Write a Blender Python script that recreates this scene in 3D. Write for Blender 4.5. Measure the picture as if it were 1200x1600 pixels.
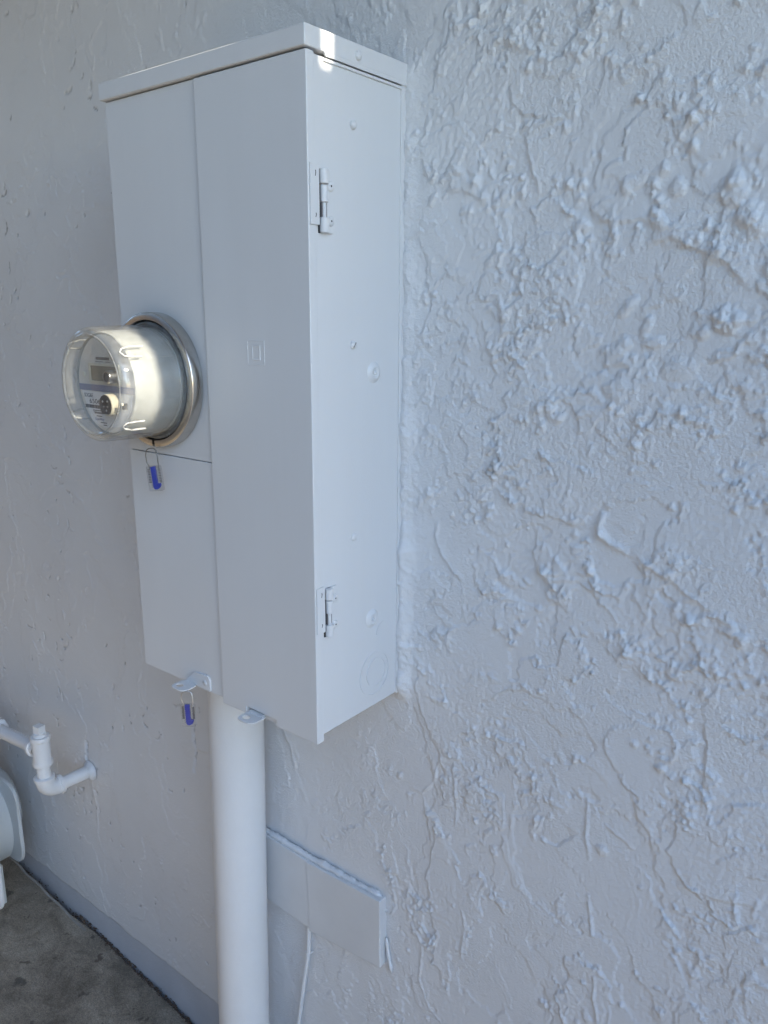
import bpy, bmesh, math, random
import numpy as np
from mathutils import Vector, Matrix

# ------------------------------------------------------------------ scene, camera, sky, sun, exposure
for o in list(bpy.data.objects):
    bpy.data.objects.remove(o)
S = bpy.context.scene
COL = S.collection
rad = math.radians

cam_d = bpy.data.cameras.new('camera')
cam = bpy.data.objects.new('camera', cam_d)
COL.objects.link(cam)
cam.location = (0.6252, -0.8352, 0.5213)
cam.rotation_euler = (rad(76.1104), rad(-0.2583), rad(38.2352))
cam_d.sensor_fit = 'VERTICAL'
cam_d.sensor_height = 36.0
cam_d.sensor_width = 27.0
cam_d.lens = 1240.56 / 1600 * 36.0
cam_d.dof.use_dof = True
cam_d.dof.focus_distance = 1.0
cam_d.dof.aperture_fstop = 18.0
cam_d.clip_start = 0.02
cam_d.clip_end = 500
S.camera = cam

SUN_EL = rad(29.0)
K_Y, K_Z = 0.03, math.tan(SUN_EL)              # sun direction per metre of x: (1, K_Y, K_Z)
world = bpy.data.worlds.new('World')
S.world = world
world.use_nodes = True
wn = world.node_tree
bg = wn.nodes['Background']
sky = wn.nodes.new('ShaderNodeTexSky')
sky.sky_type = 'NISHITA'
sky.sun_disc = False
sky.sun_elevation = SUN_EL
sky.sun_rotation = rad(90.0 - math.degrees(math.atan(K_Y)))
sky.air_density = 1.15
sky.dust_density = 0.35
sky.ozone_density = 2.6
wn.links.new(sky.outputs[0], bg.inputs[0])
bg.inputs[1].default_value = 0.12

sd = bpy.data.lights.new('sun', 'SUN')
sd.energy = 2.0
sd.angle = rad(0.35)
sd.color = (1.0, 0.90, 0.72)
sun = bpy.data.objects.new('sun', sd)
COL.objects.link(sun)
sun.location = (3, -2, 5)
sun.rotation_euler = Vector((1, K_Y, K_Z)).to_track_quat('Z', 'Y').to_euler()

S.view_settings.view_transform = 'Standard'
S.view_settings.look = 'None'
S.view_settings.gamma = 1.0
S.view_settings.exposure = 2.5
S.cycles.transparent_max_bounces = 24
S.cycles.max_bounces = 10
S.cycles.caustics_reflective = False

# ------------------------------------------------------------------ materials
def nt_of(name):
    m = bpy.data.materials.new(name)
    m.use_nodes = True
    return m, m.node_tree, m.node_tree.nodes['Principled BSDF']

def N(nt, kind, **kw):
    n = nt.nodes.new(kind)
    for k, v in kw.items():
        if k in n.inputs:
            n.inputs[k].default_value = v
        else:
            setattr(n, k, v)
    return n

def paint(name, col, rough=0.45, grain=900.0, bump=0.00008, var=0.04, spec=0.5, blot=9.0, sheet=False):
    m, nt, b = nt_of(name)
    tc = N(nt, 'ShaderNodeTexCoord')
    geo = N(nt, 'ShaderNodeNewGeometry')
    n1 = N(nt, 'ShaderNodeTexNoise', Scale=blot, Detail=5.0, Roughness=0.6)
    nt.links.new(geo.outputs['Position'], n1.inputs['Vector'])
    mr = N(nt, 'ShaderNodeMapRange')
    mr.inputs['From Min'].default_value = 0.3
    mr.inputs['From Max'].default_value = 0.7
    mr.inputs['To Min'].default_value = 1.0 - var
    mr.inputs['To Max'].default_value = 1.0 + var * 0.5
    nt.links.new(n1.outputs['Fac'], mr.inputs['Value'])
    mx = N(nt, 'ShaderNodeVectorMath', operation='SCALE')
    mx.inputs[0].default_value = col[:3]
    nt.links.new(mr.outputs[0], mx.inputs['Scale'])
    nt.links.new(mx.outputs[0], b.inputs['Base Color'])
    b.inputs['Roughness'].default_value = rough
    b.inputs['Specular IOR Level'].default_value = spec
    n2 = N(nt, 'ShaderNodeTexNoise', Scale=grain, Detail=3.0)
    nt.links.new(geo.outputs['Position'], n2.inputs['Vector'])
    bp = N(nt, 'ShaderNodeBump', Strength=1.0, Distance=bump)
    nt.links.new(n2.outputs['Fac'], bp.inputs['Height'])
    if sheet:
        n3 = N(nt, 'ShaderNodeTexNoise', Scale=5.0, Detail=2.0)
        nt.links.new(geo.outputs['Position'], n3.inputs['Vector'])
        bp2 = N(nt, 'ShaderNodeBump', Strength=1.0, Distance=0.004)
        nt.links.new(n3.outputs['Fac'], bp2.inputs['Height']); nt.links.new(bp.outputs[0], bp2.inputs['Normal'])
        bp = bp2
        mp = N(nt, 'ShaderNodeVectorMath', operation='MULTIPLY'); mp.inputs[1].default_value = (1.0, 1.0, 0.09)
        nt.links.new(geo.outputs['Position'], mp.inputs[0]); nt.links.new(mp.outputs[0], n1.inputs['Vector'])
    nt.links.new(bp.outputs[0], b.inputs['Normal'])
    return m

def plain(name, col, rough=0.5, metal=0.0, spec=0.5):
    m, nt, b = nt_of(name)
    geo = N(nt, 'ShaderNodeNewGeometry')
    n1 = N(nt, 'ShaderNodeTexNoise', Scale=120.0, Detail=4.0)
    nt.links.new(geo.outputs['Position'], n1.inputs['Vector'])
    mr = N(nt, 'ShaderNodeMapRange')
    mr.inputs['To Min'].default_value = 0.88
    mr.inputs['To Max'].default_value = 1.1
    nt.links.new(n1.outputs['Fac'], mr.inputs['Value'])
    mx = N(nt, 'ShaderNodeVectorMath', operation='SCALE')
    mx.inputs[0].default_value = col[:3]
    nt.links.new(mr.outputs[0], mx.inputs['Scale'])
    nt.links.new(mx.outputs[0], b.inputs['Base Color'])
    b.inputs['Roughness'].default_value = rough
    b.inputs['Metallic'].default_value = metal
    b.inputs['Specular IOR Level'].default_value = spec
    return m

def clear(name, tint, haze=0.06, ior=1.5):
    # thin clear plastic: see-through sheet with Fresnel reflection and a trace of milky scatter
    m, nt, b = nt_of(name)
    nt.nodes.remove(b)
    out = nt.nodes['Material Output']
    tr = N(nt, 'ShaderNodeBsdfTransparent'); tr.inputs[0].default_value = (*tint, 1)
    df = N(nt, 'ShaderNodeBsdfDiffuse'); df.inputs[0].default_value = (0.85, 0.86, 0.86, 1)
    gl = N(nt, 'ShaderNodeBsdfGlossy'); gl.inputs['Roughness'].default_value = 0.03
    lw = N(nt, 'ShaderNodeLayerWeight'); lw.inputs[0].default_value = 0.5
    pw = N(nt, 'ShaderNodeMath', operation='POWER'); pw.inputs[1].default_value = 5.0
    nt.links.new(lw.outputs['Facing'], pw.inputs[0])
    fr = N(nt, 'ShaderNodeMath', operation='MULTIPLY_ADD'); fr.inputs[1].default_value = 0.7; fr.inputs[2].default_value = 0.055
    nt.links.new(pw.outputs[0], fr.inputs[0])
    geo = N(nt, 'ShaderNodeNewGeometry')
    ns = N(nt, 'ShaderNodeTexNoise', Scale=60.0, Detail=6.0, Roughness=0.7)
    nt.links.new(geo.outputs['Position'], ns.inputs['Vector'])
    mr = N(nt, 'ShaderNodeMapRange')
    mr.inputs['From Min'].default_value = 0.35; mr.inputs['From Max'].default_value = 0.8
    mr.inputs['To Min'].default_value = haze * 0.4; mr.inputs['To Max'].default_value = haze * 2.2
    nt.links.new(ns.outputs['Fac'], mr.inputs['Value'])
    m1 = N(nt, 'ShaderNodeMixShader'); m2 = N(nt, 'ShaderNodeMixShader')
    nt.links.new(mr.outputs[0], m1.inputs[0])
    nt.links.new(tr.outputs[0], m1.inputs[1]); nt.links.new(df.outputs[0], m1.inputs[2])
    nt.links.new(fr.outputs[0], m2.inputs[0])
    nt.links.new(m1.outputs[0], m2.inputs[1]); nt.links.new(gl.outputs[0], m2.inputs[2])
    nt.links.new(m2.outputs[0], out.inputs[0])
    return m

def stucco_mat():
    m, nt, b = nt_of('stucco_paint')
    geo = N(nt, 'ShaderNodeNewGeometry')
    P = geo.outputs['Position']
    n1 = N(nt, 'ShaderNodeTexNoise', Scale=3.5, Detail=6.0, Roughness=0.6)
    nt.links.new(P, n1.inputs['Vector'])
    cr = N(nt, 'ShaderNodeValToRGB')
    cr.color_ramp.elements[0].position = 0.3; cr.color_ramp.elements[0].color = (0.66, 0.66, 0.665, 1)
    cr.color_ramp.elements[1].position = 0.7; cr.color_ramp.elements[1].color = (0.72, 0.72, 0.722, 1)
    nt.links.new(n1.outputs['Fac'], cr.inputs[0])
    # tiny dark pinholes
    vo = N(nt, 'ShaderNodeTexVoronoi', Scale=26.0)
    nt.links.new(P, vo.inputs['Vector'])
    lt = N(nt, 'ShaderNodeMath', operation='LESS_THAN'); lt.inputs[1].default_value = 0.024
    nt.links.new(vo.outputs['Distance'], lt.inputs[0])
    rg = N(nt, 'ShaderNodeMath', operation='GREATER_THAN'); rg.inputs[1].default_value = 0.86
    sp = N(nt, 'ShaderNodeSeparateColor'); nt.links.new(vo.outputs['Color'], sp.inputs[0]); nt.links.new(sp.outputs[0], rg.inputs[0])
    mu = N(nt, 'ShaderNodeMath', operation='MULTIPLY'); nt.links.new(lt.outputs[0], mu.inputs[0]); nt.links.new(rg.outputs[0], mu.inputs[1])
    mix = N(nt, 'ShaderNodeMix', data_type='RGBA')
    nt.links.new(mu.outputs[0], mix.inputs['Factor'])
    nt.links.new(cr.outputs[0], mix.inputs['A']); mix.inputs['B'].default_value = (0.16, 0.15, 0.145, 1)
    ba = N(nt, 'ShaderNodeAttribute', attribute_name='nick_shade')
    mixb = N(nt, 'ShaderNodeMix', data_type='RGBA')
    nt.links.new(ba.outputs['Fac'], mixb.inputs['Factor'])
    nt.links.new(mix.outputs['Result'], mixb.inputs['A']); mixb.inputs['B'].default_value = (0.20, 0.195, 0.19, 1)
    nt.links.new(mixb.outputs['Result'], b.inputs['Base Color'])
    b.inputs['Roughness'].default_value = 0.5
    b.inputs['Specular IOR Level'].default_value = 0.34
    # fine sand grain of the plaster, patchy
    g1 = N(nt, 'ShaderNodeTexNoise', Scale=300.0, Detail=3.0, Roughness=0.6)
    g2 = N(nt, 'ShaderNodeTexNoise', Scale=7.0, Detail=3.0)
    nt.links.new(P, g1.inputs['Vector']); nt.links.new(P, g2.inputs['Vector'])
    mr = N(nt, 'ShaderNodeMapRange')
    mr.inputs['From Min'].default_value = 0.38; mr.inputs['From Max'].default_value = 0.6
    mr.inputs['To Min'].default_value = 0.15; mr.inputs['To Max'].default_value = 1.0
    nt.links.new(g2.outputs['Fac'], mr.inputs['Value'])
    # the stretch of wall left of the panel was floated smoother
    sx = N(nt, 'ShaderNodeSeparateXYZ'); nt.links.new(P, sx.inputs[0])
    mx = N(nt, 'ShaderNodeMapRange')
    mx.inputs['From Min'].default_value = -0.45; mx.inputs['From Max'].default_value = -0.15
    mx.inputs['To Min'].default_value = 0.35; mx.inputs['To Max'].default_value = 1.0
    nt.links.new(sx.outputs[0], mx.inputs['Value'])
    mm = N(nt, 'ShaderNodeMath', operation='MULTIPLY'); nt.links.new(mr.outputs[0], mm.inputs[0]); nt.links.new(mx.outputs[0], mm.inputs[1])
    mh = N(nt, 'ShaderNodeMath', operation='MULTIPLY'); nt.links.new(g1.outputs['Fac'], mh.inputs[0]); nt.links.new(mm.outputs[0], mh.inputs[1])
    bp = N(nt, 'ShaderNodeBump', Strength=1.0, Distance=0.0018)
    nt.links.new(mh.outputs[0], bp.inputs['Height'])
    nt.links.new(bp.outputs[0], b.inputs['Normal'])
    return m

def concrete_mat():
    m, nt, b = nt_of('concrete')
    geo = N(nt, 'ShaderNodeNewGeometry'); P = geo.outputs['Position']
    n1 = N(nt, 'ShaderNodeTexNoise', Scale=11.0, Detail=10.0, Roughness=0.72, Distortion=0.6)
    nt.links.new(P, n1.inputs['Vector'])
    cr = N(nt, 'ShaderNodeValToRGB')
    e = cr.color_ramp.elements
    e[0].position = 0.36; e[0].color = (0.150, 0.122, 0.090, 1)
    e[1].position = 0.66; e[1].color = (0.37, 0.315, 0.243, 1)
    nt.links.new(n1.outputs['Fac'], cr.inputs[0])
    gr = N(nt, 'ShaderNodeTexNoise', Scale=420.0, Detail=2.0)
    nt.links.new(P, gr.inputs['Vector'])
    gm_ = N(nt, 'ShaderNodeMapRange'); gm_.inputs['From Min'].default_value = 0.3; gm_.inputs['From Max'].default_value = 0.7
    gm_.inputs['To Min'].default_value = 0.62; gm_.inputs['To Max'].default_value = 1.32
    nt.links.new(gr.outputs['Fac'], gm_.inputs['Value'])
    gs_ = N(nt, 'ShaderNodeVectorMath', operation='SCALE')
    nt.links.new(cr.outputs[0], gs_.inputs[0]); nt.links.new(gm_.outputs[0], gs_.inputs['Scale'])
    # rust-brown blotches and dark scuffs
    vo = N(nt, 'ShaderNodeTexVoronoi', Scale=19.0)
    vo.voronoi_dimensions = '2D'
    nz = N(nt, 'ShaderNodeTexNoise', Scale=45.0, Detail=3.0)
    nt.links.new(P, nz.inputs['Vector'])
    va = N(nt, 'ShaderNodeVectorMath', operation='SCALE'); va.inputs['Scale'].default_value = 0.06
    nt.links.new(nz.outputs['Color'], va.inputs[0])
    vb = N(nt, 'ShaderNodeVectorMath', operation='ADD'); nt.links.new(P, vb.inputs[0]); nt.links.new(va.outputs[0], vb.inputs[1])
    nt.links.new(vb.outputs[0], vo.inputs['Vector'])
    mr = N(nt, 'ShaderNodeMapRange')
    mr.inputs['From Min'].default_value = 0.13; mr.inputs['From Max'].default_value = 0.24
    mr.inputs['To Min'].default_value = 0.7; mr.inputs['To Max'].default_value = 0.0
    rs = N(nt, 'ShaderNodeSeparateColor'); nt.links.new(vo.outputs['Color'], rs.inputs[0])
    sz = N(nt, 'ShaderNodeMath', operation='MULTIPLY_ADD'); sz.inputs[1].default_value = 3.2; sz.inputs[2].default_value = 0.75
    nt.links.new(rs.outputs[2], sz.inputs[0])
    dd = N(nt, 'ShaderNodeMath', operation='MULTIPLY'); nt.links.new(vo.outputs['Distance'], dd.inputs[0]); nt.links.new(sz.outputs[0], dd.inputs[1])
    nt.links.new(dd.outputs[0], mr.inputs['Value'])
    sp = N(nt, 'ShaderNodeSeparateColor'); nt.links.new(vo.outputs['Color'], sp.inputs[0])
    gt = N(nt, 'ShaderNodeMath', operation='GREATER_THAN'); gt.inputs[1].default_value = 0.45
    nt.links.new(sp.outputs[0], gt.inputs[0])
    mu = N(nt, 'ShaderNodeMath', operation='MULTIPLY'); nt.links.new(mr.outputs[0], mu.inputs[0]); nt.links.new(gt.outputs[0], mu.inputs[1])
    cr2 = N(nt, 'ShaderNodeValToRGB')
    cr2.color_ramp.elements[0].color = (0.045, 0.040, 0.034, 1); cr2.color_ramp.elements[1].color = (0.075, 0.046, 0.030, 1)
    nt.links.new(sp.outputs[1], cr2.inputs[0])
    mix = N(nt, 'ShaderNodeMix', data_type='RGBA')
    nt.links.new(mu.outputs[0], mix.inputs['Factor']); nt.links.new(gs_.outputs[0], mix.inputs['A']); nt.links.new(cr2.outputs[0], mix.inputs['B'])
    nt.links.new(mix.outputs['Result'], b.inputs['Base Color'])
    b.inputs['Roughness'].default_value = 0.62
    g = N(nt, 'ShaderNodeTexNoise', Scale=70.0, Detail=8.0, Roughness=0.7)
    nt.links.new(P, g.inputs['Vector'])
    bp = N(nt, 'ShaderNodeBump', Strength=1.0, Distance=0.006)
    nt.links.new(g.outputs['Fac'], bp.inputs['Height'])
    nt.links.new(bp.outputs[0], b.inputs['Normal'])
    return m

WHITE = (0.67, 0.675, 0.68)
M = {
    'panel': paint('panel_paint', WHITE, 0.36, 420.0, 0.00012, 0.014, blot=26.0, sheet=True),
    'pvc': paint('conduit_paint', (0.73, 0.735, 0.74), 0.42, 220.0, 0.0002, 0.03, blot=14.0),
    'pipe': paint('pipe_paint', (0.72, 0.725, 0.73), 0.4, 260.0, 0.0003, 0.05),
    'board': paint('board_paint', (0.64, 0.645, 0.65), 0.5, 300.0, 0.0003, 0.06),
    'gas': paint('gas_meter_paint', (0.52, 0.54, 0.54), 0.45, 260.0, 0.0003, 0.05),
    'band': paint('base_paint', (0.56, 0.57, 0.60), 0.55, 140.0, 0.0009, 0.08),
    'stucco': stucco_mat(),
    'concrete': concrete_mat(),
    'ring': plain('ring_steel', (0.55, 0.53, 0.50), 0.24, 1.0),
    'dark': plain('black_plastic', (0.012, 0.012, 0.013), 0.35),
    'void': plain('dark_recess', (0.02, 0.02, 0.022), 0.8),
    'steel': plain('bright_steel', (0.62, 0.62, 0.62), 0.28, 1.0),
    'wire': plain('seal_wire', (0.20, 0.195, 0.185), 0.4, 0.8),
    'core': paint('meter_grey_plastic', (0.33, 0.345, 0.345), 0.45, 300.0, 0.0001, 0.05),
    'face': paint('meter_face', (0.74, 0.71, 0.67), 0.55, 300.0, 0.0001, 0.05),
    'labelw': plain('label_paper', (0.86, 0.86, 0.88), 0.6),
    'lcd': plain('display_glass', (0.21, 0.19, 0.13), 0.3),
    'ink': plain('print_ink', (0.05, 0.05, 0.06), 0.7),
    'bluegrey': plain('blue_print', (0.19, 0.22, 0.36), 0.6),
    'cream': plain('cream_plastic', (0.72, 0.68, 0.56), 0.4),
    'blue': plain('blue_plastic', (0.008, 0.028, 0.36), 0.35),
    'grey': plain('grey_print', (0.16, 0.15, 0.15), 0.7),
    'glass': clear('clear_cover', (0.95, 0.95, 0.94), 0.06),
    'rim': clear('clear_rim', (0.80, 0.80, 0.78), 0.14),
    'rib': clear('clear_rib', (0.75, 0.75, 0.73), 0.36),
    'sealglass': clear('clear_seal', (0.93, 0.93, 0.94), 0.025),
    'liplight': paint('mortar', (0.30, 0.28, 0.25), 0.8, 120.0, 0.001, 0.2, blot=30.0),
    'dirt': plain('dry_dirt', (0.13, 0.092, 0.066), 0.95),
    'tan': paint('tan_stucco', (0.20, 0.225, 0.26), 0.8, 90.0, 0.002, 0.08, blot=2.0),
    'soffit': paint('soffit_paint', (0.27, 0.20, 0.15), 0.7, 90.0, 0.001, 0.1, blot=3.0),
    'wood': paint('screen_wood', (0.085, 0.065, 0.05), 0.8, 60.0, 0.001, 0.15, blot=6.0),
    'sealant': paint('sealant', (0.68, 0.69, 0.70), 0.4, 300.0, 0.0004, 0.04),
}

# ------------------------------------------------------------------ mesh helpers
def obj(name, bm, mat, parent=None, smooth=None):
    me = bpy.data.meshes.new(name)
    bmesh.ops.recalc_face_normals(bm, faces=bm.faces)
    bm.to_mesh(me); bm.free()
    o = bpy.data.objects.new(name, me)
    COL.objects.link(o)
    if mat: me.materials.append(M[mat])
    if parent is not None: o.parent = parent
    if smooth is not None:
        for p in me.polygons: p.use_smooth = True
        me.set_sharp_from_angle(angle=rad(smooth))
        if smooth <= 50:                       # keep big flat faces flat beside their rounded edges
            wnm = o.modifiers.new('flat_faces', 'WEIGHTED_NORMAL')
            wnm.keep_sharp = True; wnm.weight = 100
    return o

def empty(name, label, cat, loc=(0, 0, 0), group=None):
    o = bpy.data.objects.new(name, None)
    COL.objects.link(o)
    o.empty_display_size = 0.05
    o.location = loc
    tag(o, label, cat, group)
    return o

def tag(o, label=None, cat=None, group=None, kind=None):
    if label: o['label'] = label
    if cat: o['category'] = cat
    if group: o['group'] = group
    if kind: o['kind'] = kind
    return o

def box(x0, x1, y0, y1, z0, z1, bev=0.0, seg=2, bm=None):
    b = bmesh.new()
    v = [b.verts.new(c) for c in ((x0,y0,z0),(x1,y0,z0),(x1,y1,z0),(x0,y1,z0),(x0,y0,z1),(x1,y0,z1),(x1,y1,z1),(x0,y1,z1))]
    for f in ((3,2,1,0),(4,5,6,7),(0,1,5,4),(1,2,6,5),(2,3,7,6),(3,0,4,7)):
        b.faces.new([v[i] for i in f])
    if bev > 0:
        bmesh.ops.bevel(b, geom=b.edges[:], offset=bev, segments=seg, affect='EDGES', profile=0.5)
    if bm is None: return b
    return merge(bm, b)

def merge(bm, b):
    me = bpy.data.meshes.new('tmp'); b.to_mesh(me); b.free()
    bm.from_mesh(me); bpy.data.meshes.remove(me)
    return bm

def prism(pts, axis, a0, a1, bev=0.0, seg=2):
    """outline of 2-D points (in the two other axes, in order) pushed along axis from a0 to a1"""
    b = bmesh.new()
    def P(p, a):
        return {'x': (a, p[0], p[1]), 'y': (p[0], a, p[1]), 'z': (p[0], p[1], a)}[axis]
    lo = [b.verts.new(P(p, a0)) for p in pts]; hi = [b.verts.new(P(p, a1)) for p in pts]
    b.faces.new(lo); b.faces.new(hi[::-1])
    n = len(pts)
    for i in range(n):
        b.faces.new((lo[i], lo[(i+1) % n], hi[(i+1) % n], hi[i]))
    if bev > 0:
        bmesh.ops.recalc_face_normals(b, faces=b.faces)
        es = [e for e in b.edges if len(e.link_faces) == 2 and e.calc_face_angle(0) > 0.6]
        bmesh.ops.bevel(b, geom=es, offset=bev, segments=seg, affect='EDGES', profile=0.5)
    return b

def lathe(prof, origin, axis, n=64, closed=False, a0=0.0, a1=2*math.pi, caps=True):
    """profile of (radius, distance along axis)"""
    b = bmesh.new()
    ax = Vector(axis).normalized()
    u = ax.orthogonal().normalized()
    if abs(ax.y) > 0.9: u = Vector((1, 0, 0))
    w = ax.cross(u)
    o = Vector(origin)
    full = abs(a1 - a0 - 2*math.pi) < 1e-6
    m = n if full else n + 1
    rings = []
    for r, d in prof:
        if r < 1e-7:
            rings.append([b.verts.new(o + ax*d)]); continue
        rings.append([b.verts.new(o + ax*d + (u*math.cos(a0+(a1-a0)*i/n) + w*math.sin(a0+(a1-a0)*i/n))*r) for i in range(m)])
    K = len(rings)
    for k in range(K if closed else K-1):
        A, B = rings[k], rings[(k+1) % K]
        for i in range(n if full else n):
            j = (i+1) % m
            if len(A) == 1 and len(B) == 1: continue
            if len(A) == 1: b.faces.new((A[0], B[i], B[j]))
            elif len(B) == 1: b.faces.new((A[i], A[j], B[0]))
            else: b.faces.new((A[i], A[j], B[j], B[i]))
    if not full and closed and caps:
        b.faces.new([r[0] for r in rings]); b.faces.new([r[-1] for r in rings])
    return b

def tube(path, r, n=12, rr=None):
    b = bmesh.new()
    P = [Vector(p) for p in path]
    rings = []
    prev = None
    for i, p in enumerate(P):
        t = (P[min(i+1, len(P)-1)] - P[max(i-1, 0)]).normalized()
        if prev is None: u = t.orthogonal().normalized()
        else:
            u = (prev - t*prev.dot(t)).normalized()
        prev = u
        w = t.cross(u)
        ri = rr[i] if rr else r
        rings.append([b.verts.new(p + (u*math.cos(2*math.pi*k/n) + w*math.sin(2*math.pi*k/n))*ri) for k in range(n)])
    for A, B in zip(rings, rings[1:]):
        for k in range(n):
            b.faces.new((A[k], A[(k+1) % n], B[(k+1) % n], B[k]))
    b.faces.new(rings[0][::-1]); b.faces.new(rings[-1])
    return b

def arc(c, r, a0, a1, n, plane):
    out = []
    for i in range(n+1):
        a = a0 + (a1-a0)*i/n
        p, q = r*math.cos(a), r*math.sin(a)
        out.append({'xz': (c[0]+p, c[1], c[2]+q), 'yz': (c[0], c[1]+p, c[2]+q), 'xy': (c[0]+p, c[1]+q, c[2])}[plane])
    return out

def text(s, size, loc, mat, parent, name='lettering', width=None, rot=(math.pi/2, 0, 0), depth=0.0001):
    cu = bpy.data.curves.new('txt', 'FONT')
    cu.body = s; cu.size = size; cu.extrude = depth
    t = bpy.data.objects.new('txt', cu)
    COL.objects.link(t)
    dg = bpy.context.evaluated_depsgraph_get(); dg.update()
    me = bpy.data.meshes.new_from_object(t.evaluated_get(dg))
    bpy.data.objects.remove(t)
    if width:
        xs = [v.co.x for v in me.vertices]
        k = width / max(1e-6, max(xs)-min(xs))
        for v in me.vertices: v.co.x *= k
    me.materials.clear(); me.materials.append(M[mat])
    o = bpy.data.objects.new(name, me); COL.objects.link(o)
    o.location = loc; o.rotation_euler = rot; o.parent = parent
    return o

def dup(o, parent=None):
    c = o.copy(); COL.objects.link(c)
    if parent is not None: c.parent = parent
    for ch in [k for k in bpy.data.objects if k.parent == o]:
        dup(ch, c)
    return c

# ------------------------------------------------------------------ noise for the plaster relief
rng = np.random.default_rng(7)
PERM = rng.permutation(4096)
GRAD = np.stack([np.cos(np.linspace(0, 2*np.pi, 64, False)), np.sin(np.linspace(0, 2*np.pi, 64, False))], 1)
def perlin(x, y, seed=0):
    xi = np.floor(x).astype(np.int64); yi = np.floor(y).astype(np.int64)
    xf = x - xi; yf = y - yi
    u = xf*xf*xf*(xf*(xf*6-15)+10); v = yf*yf*yf*(yf*(yf*6-15)+10)
    def g(ix, iy, dx, dy):
        h = PERM[(PERM[(ix + seed*131) & 4095] + iy) & 4095] & 63
        G = GRAD[h]
        return G[..., 0]*dx + G[..., 1]*dy
    a = g(xi, yi, xf, yf); b = g(xi+1, yi, xf-1, yf); c = g(xi, yi+1, xf, yf-1); d = g(xi+1, yi+1, xf-1, yf-1)
    return ((a*(1-u)+b*u)*(1-v) + (c*(1-u)+d*u)*v) * 1.5
def fbm(x, y, f, oct=4, seed=0, gain=0.5):
    s = 0; a = 1.0
    for k in range(oct):
        s = s + a*perlin(x*f + 17.3*k, y*f + 9.1*k, seed+k); f *= 2.03; a *= gain
    return s
def sst(a, b, x):
    t = np.clip((x-a)/(b-a), 0, 1); return t*t*(3-2*t)

# ------------------------------------------------------------------ house wall with torn, skip-trowelled plaster
def axis_grid(segs):
    out = []
    for a, b, d0, d1 in segs:
        x = a
        while x < b - 1e-6:
            out.append(x); x += d0 + (d1-d0)*(x-a)/(b-a)
    out.append(segs[-1][1])
    return np.array(out)
XG = axis_grid([(-3.56, -1.45, 0.04, 0.005), (-1.45, -0.40, 0.0025, 0.0022), (-0.40, -0.33, 0.003, 0.003), (-0.33, -0.03, 0.0026, 0.0022),
                (-0.03, 0.56, 0.0016, 0.0016), (0.56, 1.15, 0.002, 0.012)])
ZG = axis_grid([(-0.836, 0.84, 0.0021, 0.0021), (0.84, 1.12, 0.0026, 0.0035), (1.12, 1.68, 0.004, 0.02)])
X, Z = np.meshgrid(XG, ZG)
RIGHT = sst(-0.06, 0.03, X)
LEFT = 1 - sst(-0.50, -0.36, X)
BELOW = 1 - sst(-0.1, 0.1, Z)

def relief(X, Z):
    right = sst(-0.30, 0.03, X)
    wx = X + 0.010*fbm(X, Z, 18, 3, 40); wz = Z + 0.010*fbm(X, Z, 18, 3, 50)
    # lower right part is pulled into vertical drags
    st = 1.0 - 0.5*sst(0.20, -0.20, Z)
    g95 = fbm(X, Z, 95, 2, 60, 0.6); g220 = perlin(X*230, Z*230, 64)
    torn = sst(-0.15, 0.35, fbm(X, Z, 11, 2, 66))
    rag = (0.075*g95 + 0.05*g220)*(0.35+torn)
    H = 0.9*fbm(X, Z, 2.2, 2, 1) + 0.5*fbm(X, Z, 7, 2, 3)
    amp = right*1.0 + (1-right)*0.5
    zone = sst(-0.35, 0.40, fbm(X, Z, 5.0, 3, 70) + 0.40*sst(0.05, 0.35, Z) + 0.15*sst(0.15, 0.4, X) - 0.05)
    zone = zone*right + (1-right)*0.2
    n1 = fbm(wx, wz*st, 6.5, 4, 10, 0.48) + rag
    n2 = fbm(wx*0.85+wz*0.4, wz*st*0.9, 11.0, 4, 20, 0.48) + rag
    n3 = fbm(wx-wz*0.3, wz*st, 19.0, 3, 30, 0.5) + rag*1.4
    def coat(n, thr, w, h, lip):
        t = sst(thr, thr+w, n)
        on_ = np.maximum(perlin(X*27, Z*27, 33)+0.12+0.5*g95*torn, 0)
        return h*t + lip*np.exp(-((n-thr-w*0.9)/(w*0.75))**2)*np.minimum(on_*2.2, 1.3), t
    a, ta = coat(n1, 0.10, 0.030, 1.35, 1.5)
    b, tb = coat(n2, 0.14, 0.038, 1.15, 1.4)
    c, tc = coat(n3, 0.30, 0.060, 1.1, 1.0)
    d, td = coat(-n1, 0.24, 0.035, -1.2, 0.6)
    H = H + amp*(a + b*(0.35+0.65*zone) + c*zone + d)
    # popcorn: clumps thrown up where the plaster was dabbed
    pop = np.maximum(fbm(wx, wz, 58, 4, 86, 0.66)-0.12, 0.0)
    pm = sst(0.35, 0.8, zone)*sst(0.05, 0.35, fbm(X, Z, 17, 2, 88) + 0.35*(tb-0.5))
    H = H + right*3.7*np.minimum(pop, 0.9)*pm
    # sandy grain
    g = fbm(X, Z, 175, 2, 80); gf = perlin(X*300, Z*300, 84)
    tr = sst(0.02, 0.30, fbm(wx*1.3, wz*0.55, 6.0, 2, 95))
    H = H*(1-0.30*tr*right)
    H = H + right*(1-0.75*tr)*((0.24+0.16*ta+0.3*zone)*g + 0.22*gf) + (1-right)*(0.07*g + 0.05*gf)
    return H, n1, n2, zone
HT, N1, N2, ZONE = relief(X, Z)

def window(cx, cz, rx, rz):
    i0, i1 = np.searchsorted(XG, (cx-rx, cx+rx)); j0, j1 = np.searchsorted(ZG, (cz-rz, cz+rz))
    return slice(j0, j1), slice(i0, i1)

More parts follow.
